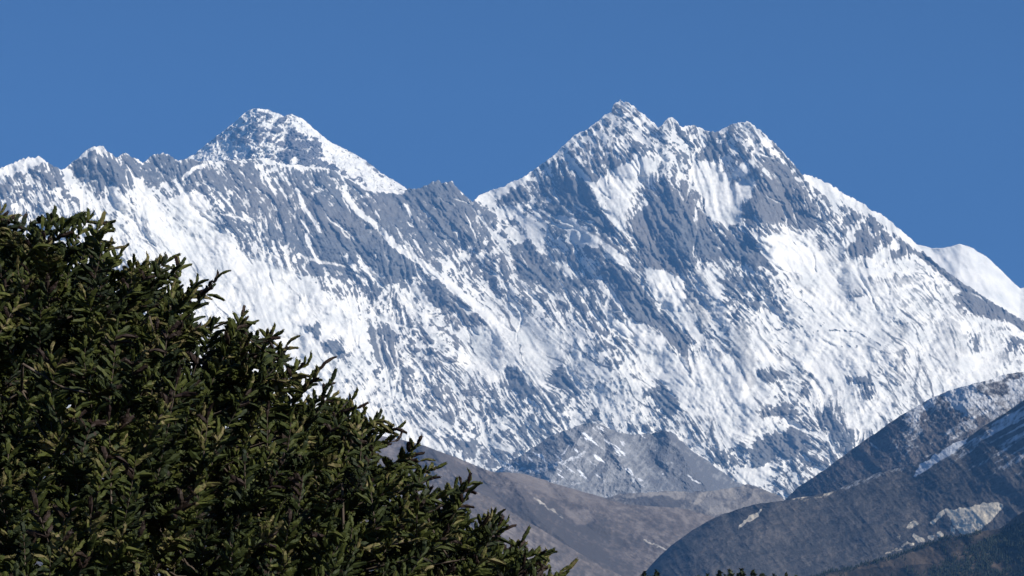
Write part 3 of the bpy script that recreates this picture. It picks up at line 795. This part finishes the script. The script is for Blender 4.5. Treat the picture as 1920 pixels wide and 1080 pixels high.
FRONTR = [(1100, 1180), (1150, 1120), (1203, 1080), (1223, 1057), (1250, 1030), (1280, 1007), (1300, 993), (1347, 967), (1407, 947), (1470, 938), (1520, 930), (1567, 920), (1603, 903), (1647, 887), (1687, 877),
          (1720, 870), (1747, 853), (1780, 833), (1813, 823), (1847, 797), (1880, 777), (1920, 750), (1980, 705), (2080, 640), (2200, 570)]
h = build_hill("shaded_hillside", FRONTR, 1120, 2200, 1200, 8200, 7400,
               [(20, 160, [(1470, 936), (1420, 1000), (1330, 1090)])],
               SCRUB, 331, grain=-28, nc=1100, rough=.4, crest_rough=1.6, d_tilt=-0.8,
               patches=[('scar', 1.0, B(8, [(300,830),(370,740),(450,710),(420,745),(350,800)])),
                        ('snow', .95, B(8, [(1290,530),(1340,450),(1420,400),(1520,330),(1600,314),(1570,350),(1480,410),(1390,470)])),
                        ('scar', 1.0, [(1766,955),(1785,956),(1820,949),(1850,943),(1876,944),(1879,953),(1856,980),(1837,996),(1821,1002),(1800,1002),(1794,990),(1780,970)]),
                        ('scar', .9, [(1754,968),(1768,961),(1766,964),(1757,970)]), ('scar', .85, [(1776,977),(1786,986),(1794,993),(1792,1001),(1784,1000),(1786,990)]),
                        ('scar', .95, [(1708,997),(1722,1003),(1732,1011),(1738,1016),(1724,1018),(1714,1006)]), ('scar', .95, [(1738,1002),(1749,1003),(1752,1009),(1745,1013)]),
                        ('scar', .95, [(1755,998),(1764,996),(1772,1004),(1762,1010)]), ('scar', .8, [(1740,978),(1752,970),(1766,956),(1772,962),(1760,976),(1748,984)]), ('scar', .6, [(1700,985),(1716,976),(1722,984),(1708,994)]), ('scar', .5, [(1675,1005),(1690,1000),(1686,1012),(1700,1018),(1690,1016)])],
               lines=[('snow', .42, 6, B(8, [(860,610),(960,560),(1060,525),(1200,480),(1300,465)])), ('scar', .45, 3, B(8, [(560,650),(720,640),(860,610)])),
                      ('scar', .5, 3, [(1660,1040),(1690,1025),(1710,1018)])],
               snow=lambda U, V: (.14 + .34 * smooth(1640, 1900, U) * smooth(960, 800, V)) * (.45 + .9 * smooth(.34, .68, fbm((U * .88 + V * .47) / 46, (V * .88 - U * -.47) / 7, 4, 15))))
tag(h, "blue-shaded hillside with a pale landslide scar on the right", "hill", "structure")

# forested slope in the lower right corner
FOR = [(1380, 1110), (1513, 1084), (1560, 1070), (1600, 1062), (1633, 1052), (1670, 1044), (1700, 1032), (1738, 1019), (1775, 1006), (1817, 1003), (1833, 997), (1858, 993), (1880, 989), (1900, 972), (1920, 958), (1960, 925), (2060, 860), (2200, 790)]
FOREST_ARGS = (FOR, 1380, 2200, 1210, 5600, 5100)
h = build_hill("forest_slope", *FOREST_ARGS, [(40, 120, [(2000, 880), (1900, 1000), (1760, 1100)])], FOREST_FLOOR, 341, nc=500, nr=160, rough=.5, d_tilt=-.9,
               tone=lambda U, V: .35 + .6 * smooth(.5, .62, fbm(U / 60, V / 30, 4, 19)) * smooth(1000, 1040, V + (U - 1600) * .15))
tag(h, "dark forested slope in the lower right corner", "hillside", "structure")

# ------------------------------------------------------------------ ground
def ground_z(x, y):
    r = np.hypot(x, y)
    z = 0.35 * (fbm(x / 9.0 + 40, y / 9.0 + 40, 4, 401) - .5) * np.minimum(r / 4, 1)
    z = z - 7.2 * smooth(7, 16, r) + 12.0 * smooth(60, 330, r)
    z = z - 380 * smooth(480, 2200, r) - 160 * smooth(2200, 6000, r)
    return z
def build_ground():
    ang = np.linspace(0, 2 * math.pi, 145)
    rad = np.concatenate([[0.02], np.geomspace(1.0, 48000, 130)])
    R, A = np.meshgrid(rad, ang, indexing='ij')
    X, Y = R * np.sin(A), R * np.cos(A)
    Z = ground_z(X, Y)
    m, nt, b = new_mat("dry_alpine_turf")
    n1 = n_noise(nt, 0.35, 8, .6)
    nt.links.new(n_ramp(nt, n1, [(.3, (.05, .045, .03)), (.5, (.1, .085, .05)), (.7, (.16, .13, .085))]), b.inputs['Base Color'])
    o = make_mesh("ground", np.stack([X, Y, Z], -1).reshape(-1, 3), grid_faces(*R.shape)[:, ::-1], m)
    return tag(o, "dry turf ground in front of the valley", "ground", "structure")
build_ground()

# ------------------------------------------------------------------ air
def build_haze():
    x0, x1, y0, y1, z0, z1 = -15000, 15000, -2000, 27500, -900, 6900
    v = [(x, y, z) for x in (x0, x1) for y in (y0, y1) for z in (z0, z1)]
    f = [(0, 1, 3, 2), (4, 6, 7, 5), (0, 4, 5, 1), (2, 3, 7, 6), (0, 2, 6, 4), (1, 5, 7, 3)]
    m = bpy.data.materials.new("thin_air"); m.use_nodes = True
    nt = m.node_tree; nt.nodes.clear()
    o = nt.nodes.new('ShaderNodeOutputMaterial'); p = nt.nodes.new('ShaderNodeVolumePrincipled')
    p.inputs['Color'].default_value = (0.14, 0.40, 0.9, 1)
    p.inputs['Density'].default_value = 3.0e-5
    p.inputs['Anisotropy'].default_value = 0.0
    nt.links.new(p.outputs[0], o.inputs['Volume'])
    return tag(make_mesh("haze", v, f, m, shade_smooth=False), "thin blue haze filling the valley air", "haze", "stuff")
build_haze()

# ------------------------------------------------------------------ the fir tree in front
def needle_material(name, stops, twig=(0.09, 0.065, 0.045)):
    m, nt, b = new_mat(name)
    b.inputs['Roughness'].default_value = 0.65; b.inputs['Specular IOR Level'].default_value = 0.15
    col = n_ramp(nt, n_attr(nt, 'shade'), stops)
    nt.links.new(col, b.inputs['Base Color'])
    return m
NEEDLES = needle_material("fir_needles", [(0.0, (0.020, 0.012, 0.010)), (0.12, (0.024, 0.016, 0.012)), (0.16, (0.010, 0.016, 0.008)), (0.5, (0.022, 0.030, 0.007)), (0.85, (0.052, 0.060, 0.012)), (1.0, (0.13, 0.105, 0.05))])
def bark_material():
    m, nt, b = new_mat("fir_bark")
    n1 = n_noise(nt, 14, 6, .65, stretch=((0, 0, 0), (1, 1, .25)))
    nt.links.new(n_ramp(nt, n1, [(.3, (.03, .022, .017)), (.55, (.08, .062, .048)), (.75, (.15, .125, .1))]), b.inputs['Base Color'])
    n_bump(nt, b, n1, .6, .01)
    return m
BARK = bark_material()

def tube(path, radii, sides=6):
    path = np.asarray(path, float); n = len(path)
    tan = np.gradient(path, axis=0); tan /= np.linalg.norm(tan, axis=1)[:, None] + 1e-9
    ref = np.where(np.abs(tan[:, 2:3]) > .9, np.array([[1., 0, 0]]), np.array([[0, 0, 1.]]))
    a = np.cross(tan, ref); a /= np.linalg.norm(a, axis=1)[:, None]
    b = np.cross(tan, a)
    th = np.linspace(0, 2 * math.pi, sides, endpoint=False)
    v = path[:, None] + np.asarray(radii)[:, None, None] * (a[:, None] * np.cos(th)[None, :, None] + b[:, None] * np.sin(th)[None, :, None])
    f = []
    for i in range(n - 1):
        for j in range(sides):
            f.append((i * sides + j, i * sides + (j + 1) % sides, (i + 1) * sides + (j + 1) % sides, (i + 1) * sides + j))
    return v.reshape(-1, 3), np.array(f, np.int32)

def join(parts):
    vs, fs, off = [], [], 0
    for v, f in parts:
        vs.append(v); fs.append(f + off); off += len(v)
    return np.concatenate(vs), np.concatenate(fs)

def shoot_template(seed, length, bend, needles, nlen):
    """a bottle-brush shoot along +X, its upper side +Z: a close-set spindle of short needles with longer ones standing out of it (groups of four corners)"""
    rs = np.random.RandomState(seed)
    V = []
    def mid(t): return np.array([t * length, 0, bend * length * t * t])
    rings, k = 6, 5
    prof = [.5, .95, 1.1, 1.15, 1.1, .9]
    ring = []
    for i in range(rings):
        t = i / (rings - 1)
        rr = .0175 * prof[i]
        ring.append([mid(t) + np.array([0, math.cos(a) * rr * 1.15, math.sin(a) * rr]) * rs.uniform(.7, 1.25) for a in np.linspace(0, 2 * math.pi, k, endpoint=False) + rs.uniform(0, 1)])
    for i in range(rings - 1):
        for j in range(k):
            a, b_, c, d = ring[i][j], ring[i][(j + 1) % k], ring[i + 1][(j + 1) % k], ring[i + 1][j]
            V += [a, b_, c, d]
    for i in range(needles):
        t = rs.rand() ** .9
        base = mid(t)
        a = rs.normal(0, 1.35)                      # around the stem, thick on the upper side
        lean = math.radians(rs.uniform(32, 68))
        if t > .95: lean *= .75
        r = np.array([math.cos(lean), math.sin(a) * math.sin(lean), math.cos(a) * math.sin(lean)])
        r[2] += 2 * bend * t * r[0]
        L = nlen * rs.uniform(.75, 1.15) * (1.0 if t > .12 else .7)
        side = np.cross(r, rs.normal(0, 1, 3)); side /= np.linalg.norm(side) + 1e-9
        w = .0036
        V += [base, base + r * L * .6 + side * w, base + r * L, base + r * L * .6 - side * w]
    return np.array(V)
SHOOT_KINDS = [shoot_template(1, .125, .18, 74, .027), shoot_template(2, .15, -.3, 84, .026), shoot_template(3, .11, .5, 66, .028), shoot_template(4, .165, -.5, 92, .026),
               shoot_template(5, .10, .1, 56, .029), shoot_template(6, .155, .02, 78, .028)]

TREE_X, TREE_Y = -3.66, 20.0
APEX_Z = float(at(40, 392, TREE_Y)[2])
PROFILE = np.array([(-.2, .02), (0.0, .3), (.05, .55), (.34, 1.08), (.46, 1.28), (.69, 1.48), (.85, 1.68), (1.05, 1.95), (1.21, 2.18), (1.33, 2.34), (1.56, 2.64), (1.76, 2.86), (2.04, 3.2), (2.28, 3.5),
                    (2.44, 3.64), (2.67, 3.98), (3.4, 4.5), (4.5, 4.9), (6, 5.1), (8, 4.9), (10, 4.2)])

def build_fir():
    rs = np.random.RandomState(11)
    base_z = float(ground_z(np.array([TREE_X]), np.array([TREE_Y]))[0]) - .25
    root = bpy.data.objects.new("fir_tree", None)
    root.location = (TREE_X, TREE_Y, base_z)
    scene.collection.objects.link(root)
    tag(root, "dense dark green fir tree with bristly upturned shoots filling the lower left", "tree")
    top = APEX_Z - base_z
    # trunk
    zs = np.linspace(0, top - .25, 26)
    path = np.stack([.05 * np.sin(zs * 1.3), .05 * np.cos(zs * .9), zs], -1)
    rad = .27 * (1 - zs / top) ** .8 + .02; rad[0] *= 1.5; rad[1] *= 1.15
    v, f = tube(path, rad, 14)
    make_mesh("trunk", v, f, BARK, parent=root)
    def radius(drop): return np.interp(drop, PROFILE[:, 0], PROFILE[:, 1])
    # ---- limb ends over the crown
    NL = 84
    ends = []
    i = 0
    while len(ends) < NL:
        i += 1
        drop = 6.0 * rs.rand() ** .8
        phi = rs.uniform(-math.pi, math.pi)
        if rs.rand() > radius(drop) / 5.1: continue
        if math.sin(phi) > .45 and rs.rand() < .6: continue          # the far side is thinner set
        if drop > 3.4 and rs.rand() < .6: continue
        p = np.array([math.cos(phi) * radius(drop), math.sin(phi) * radius(drop), top - drop])
        if ends and min(np.linalg.norm(p - q) for q in ends) < .42: continue
        ends.append(p)
    ends = np.array(ends)
    limbs = []
    for e in ends:
        r = math.hypot(e[0], e[1])
        z0 = max(.6, min(e[2] - .30 * r - .1, top - .5))
        s = np.linspace(0, 1, 9)[:, None]
        a = np.array([0, 0, z0]); c = np.array([e[0] * .55, e[1] * .55, z0 + (e[2] - z0) * .25]); q = e * np.array([.93, .93, 1]) - np.array([0, 0, .05])
        limbs.append((1 - s) ** 2 * a + 2 * s * (1 - s) * c + s * s * q)
    # ---- sprays over the crown surface
    NS = 3500
    sprays = []
    while len(sprays) < NS:
        drop = -.02 + 5.2 * rs.rand() ** .85
        R = radius(drop)
        if rs.rand() > (R + .35) / 5.3: continue
        phi = rs.uniform(-math.pi, math.pi)
        if math.sin(phi) > .35 and rs.rand() < .7: continue
        if drop > 3.2 and rs.rand() < .72: continue
        depth = rs.rand() ** 1.5 * 1.05
        rad_ = np.array([math.cos(phi), math.sin(phi), 0])
        up = np.array([0, 0, 1.])
        d = rad_ * rs.uniform(.6, 1.1) + up * rs.uniform(.3, 1.25) + rs.normal(0, .3, 3)
        d /= np.linalg.norm(d)
        L = rs.uniform(.38, .78)
        tip = rad_ * max(R - depth * .8, .05) + up * (top - drop - depth * .55) + d * rs.uniform(-.04, .07)
        sprays.append((tip - d * L, d, L, depth, rs.rand()))
    sprays_limb = [[] for _ in range(NL)]
    for sp in sprays:
        k = int(np.argmin(np.linalg.norm(ends - (sp[0] + sp[1] * sp[2]), axis=1)))
        sprays_limb[k].append(sp)
    for k in range(NL):
        woods = [tube(limbs[k], np.linspace(.032, .009, 9) * (.6 + .14 * np.linalg.norm(ends[k][:2])), 6)]
        X, Y, Z, O, K, SH, SC = [], [], [], [], [], [], []
        for (b, d, L, depth, hue) in sprays_limb[k]:
            up = np.array([0, 0, 1.0])
            side = np.cross(d, up); side /= np.linalg.norm(side) + 1e-9
            nrm = np.cross(side, d)
            side = side * math.cos(.5 * (hue - .5) * 2) + nrm * math.sin(.5 * (hue - .5) * 2)
            nrm = np.cross(side, d)
            sag = rs.uniform(-.18, .22)
            ts = np.linspace(0, 1, 6)
            path = b + d * L * ts[:, None] + nrm * (sag * L * ts ** 2)[:, None]
            j = int(np.argmin(np.linalg.norm(limbs[k] - b, axis=1)))
            inner = limbs[k][j] if np.linalg.norm(limbs[k][j] - b) < .55 else b - np.array([b[0], b[1], .12]) * .25
            path2 = np.concatenate([inner[None], (inner[None] * .4 + path[:1] * .6) - [[0, 0, .04]], path])
            woods.append(tube(path2, np.linspace(.010, .0035, len(path2)), 4))
            n = int(L / .047)
            light = rs.uniform(.2, .8)
            for q in range(n + 1):
                t = .12 + .88 * q / n
                p = b + d * L * t + nrm * sag * L * t * t
                dd = d + nrm * 2 * sag * t; dd /= np.linalg.norm(dd)
                for sgn in ((1, -1) if q < n else (0,)):
                    if sgn and rs.rand() < .12: continue
                    ang = math.radians(rs.uniform(34, 68)) * sgn
                    x = dd * math.cos(ang) + side * math.sin(ang) + nrm * rs.uniform(-.1, .38)
                    x /= np.linalg.norm(x)
                    z = nrm - x * (nrm @ x); z /= np.linalg.norm(z) + 1e-9
                    X.append(x); Z.append(z); Y.append(np.cross(z, x)); O.append(p); K.append(rs.randint(6))
                    SC.append(rs.uniform(.74, 1.06) * (1.1 - .35 * t))
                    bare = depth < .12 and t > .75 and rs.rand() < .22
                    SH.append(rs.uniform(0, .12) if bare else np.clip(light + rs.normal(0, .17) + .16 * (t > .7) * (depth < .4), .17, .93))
        wv, wf = join(woods)
        br = make_mesh("branch", wv, wf, BARK, parent=root)
        if not O: continue
        X, Y, Z, O, K, SH, SC = map(np.array, (X, Y, Z, O, K, SH, SC))
        VV, SS = [], []
        for kk, tmpl in enumerate(SHOOT_KINDS):
            m = K == kk
            if not m.any(): continue
            tv = tmpl[None] * SC[m][:, None, None]
            w = O[m][:, None] + tv[..., 0:1] * X[m][:, None] + tv[..., 1:2] * Y[m][:, None] + tv[..., 2:3] * Z[m][:, None]
            VV.append(w.reshape(-1, 3))
            sh = SH[m][:, None] + rs.normal(0, .05, (m.sum(), len(tmpl) // 4)) * (SH[m][:, None] > .15)
            SS.append(np.repeat(sh.ravel(), 4))
        VV = np.concatenate(VV); SS = np.concatenate(SS)
        faces = np.arange(len(VV)).reshape(-1, 4)
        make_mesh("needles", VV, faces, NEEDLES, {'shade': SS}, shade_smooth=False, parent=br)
build_fir()

# ------------------------------------------------------------------ tree tops along the bottom edge
LEAFY = needle_material("dark_conifer_foliage", [(0.0, (.010, .015, .009)), (.5, (.024, .034, .016)), (1.0, (.06, .07, .032))])
def clump_crown(seed, height, radius, n, leaf):
    rs = np.random.RandomState(seed)
    t = rs.rand(n) ** .75                                   # 0 at the top
    ph = rs.uniform(0, 2 * math.pi, n)
    lay = .72 + .28 * np.abs(np.sin(t * 26 + 2 * np.sin(ph * 2 + seed)))
    r = radius * (t ** .8 + .05) * lay * rs.uniform(.35, 1.05, n) * (1 + .22 * np.sin(ph * 3 + seed) + .12 * np.sin(ph * 7 + t * 9))
    c = np.stack([r * np.cos(ph), r * np.sin(ph), height * (1 - t) - .25 * r], -1)
    a = rs.normal(0, 1, (n, 3)); a[:, 2] *= .6; a += c * np.array([.5, .5, 0]) / (r[:, None] + .1); a /= np.linalg.norm(a, axis=1)[:, None]
    b = np.cross(a, rs.normal(0, 1, (n, 3))); b /= np.linalg.norm(b, axis=1)[:, None]
    L = leaf * rs.uniform(.6, 1.5, n)[:, None]
    v = np.stack([c - b * L * .35, c + a * L, c + b * L * .35, c - a * L * .4], 1).reshape(-1, 3)
    f = np.arange(4 * n).reshape(n, 4)
    sh = np.repeat(np.clip(rs.normal(.45, .22, n), 0, 1), 4)
    return v, f, sh
def build_treetops():
    dist = 330.0
    spots = [(1207, 1071, 0), (1231, 1068, 1), (1216, 1078, 0), (1309, 1078, 0), (1327, 1076, 1), (1349, 1069, 2), (1369, 1066, 0), (1391, 1066, 1), (1412, 1069, 2), (1430, 1074, 0), (1452, 1076, 1), (1474, 1074, 2), (1493, 1078, 0),
             (1384, 1075, 2), (1360, 1077, 1), (1075, 1082, 2), (1262, 1083, 1), (1285, 1084, 2), (1530, 1083, 1), (1180, 1082, 2)]
    protos = []
    for k in range(3):
        root = bpy.data.objects.new("conifer_tree", None)
        scene.collection.objects.link(root)
        H = 15.0 + k; R = (2.6, 3.1, 2.2)[k]
        v, f = tube([(0, 0, 0), (.05, 0, H * .5), (0, .05, H * .97)], [.28, .17, .03], 8)
        tr = make_mesh("trunk", v, f, BARK, parent=root)
        v, f, sh = clump_crown(50 + k, H * .88, R, 5200, .26)
        v[:, 2] += H * .12
        cr = make_mesh("crown", v, f, LEAFY, {'shade': sh}, shade_smooth=False, parent=root)
        protos.append([root, tr, cr, H, False])
    rs = np.random.RandomState(5)
    for (px, py, k) in spots:
        d = dist + rs.uniform(-25, 25)
        p = at(px, py, d)
        gz = float(ground_z(np.array([p[0]]), np.array([d]))[0]) - .2
        root, tr, cr, H, used = protos[k]
        if used:
            r2 = root.copy(); scene.collection.objects.link(r2)
            for ch in (tr, cr):
                c = ch.copy(); scene.collection.objects.link(c); c.parent = r2
        else:
            r2 = root; protos[k][4] = True
        sc = (p[2] - gz) / H
        r2.location = (p[0], p[1], gz); r2.rotation_euler = (0, 0, rs.uniform(0, 6.28)); r2.scale = (1.0 + .1 * rs.randn(), 1.0, sc)
        left = px < 1290
        tag(r2, "dark conifer top at the bottom edge, %s" % ("just right of the big fir" if left else "below the blue-shaded hillside"), "tree",
            group="conifer tops right beside the fir" if left else "conifer tops below the shaded hillside")
build_treetops()

# ------------------------------------------------------------------ far-off wood on the lower right slope
def build_forest():
    rs = np.random.RandomState(77)
    U, V, D = SLOPES["forest_slope"]
    n = 26000
    r = rs.randint(0, U.shape[0] - 60, n); c = rs.randint(0, U.shape[1], n)
    u, v, d = U[r, c], V[r, c], D[r, c]
    crest = poly_y(FOR, u)
    clump = fbm(u / 26, v / 18, 4, 501)
    edge = v - (1098 - (u - 1690) * .54)                    # the dark wood lies below this line
    dens = smooth(-6, 8, edge) * smooth(.30, .42, clump + .0) + smooth(9, 2, v - crest) * .45 * (u < 1840) + .08 * smooth(.5, .6, clump)
    dens = dens * (1 - .85 * smooth(18, 4, np.hypot((u - 1900) * .8, v - 1040))) * (1 - .8 * smooth(10, 3, np.abs(v - (1030 + (u - 1885) * 1.1))) * (u > 1880) * (u < 1915))
    keep = (rs.rand(n) < dens) & (u > 1400) & (u < 2150) & (v < 1110)
    u, v, d = u[keep], v[keep], d[keep]
    P = at(u, v, d)
    m = len(P)
    k = 7
    H = rs.uniform(3.5, 8, m); R = H * rs.uniform(.2, .34, m)
    th = np.linspace(0, 2 * math.pi, k, endpoint=False)
    verts = []; faces = []; shade = []
    # two stacked ragged skirts and a tip
    for lv, (zb, zt, rr) in enumerate(((.0, .6, 1.0), (.35, 1.0, .68))):
        ring = rs.uniform(.6, 1.25, (m, k)) * (R * rr)[:, None]
        x = P[:, 0:1] + ring * np.cos(th + lv); y = P[:, 1:2] + ring * np.sin(th + lv); z = P[:, 2:3] + (zb * H)[:, None] + rs.uniform(-.6, .6, (m, k)) - .8
        rv = np.stack([x, y, z], -1)
        tip = np.stack([P[:, 0] + rs.normal(0, .2, m), P[:, 1], P[:, 2] + zt * H - .8], -1)[:, None]
        vv = np.concatenate([rv, tip], 1)
        o = sum(len(a) for a in verts)
        idx = o + np.arange(m)[:, None] * (k + 1)
        for j in range(k):
            faces.append(np.stack([idx[:, 0] + j, idx[:, 0] + (j + 1) % k, idx[:, 0] + k], -1))
        verts.append(vv.reshape(-1, 3)); shade.append(np.repeat(np.clip(rs.normal(.22, .2, m), 0, 1), k + 1))
    o = make_mesh("forest", np.concatenate(verts), np.concatenate(faces), LEAFY, {'shade': np.concatenate(shade)}, shade_smooth=False)
    tag(o, "dark far-off conifer wood covering the lower right slope", "forest", "stuff")
build_forest()
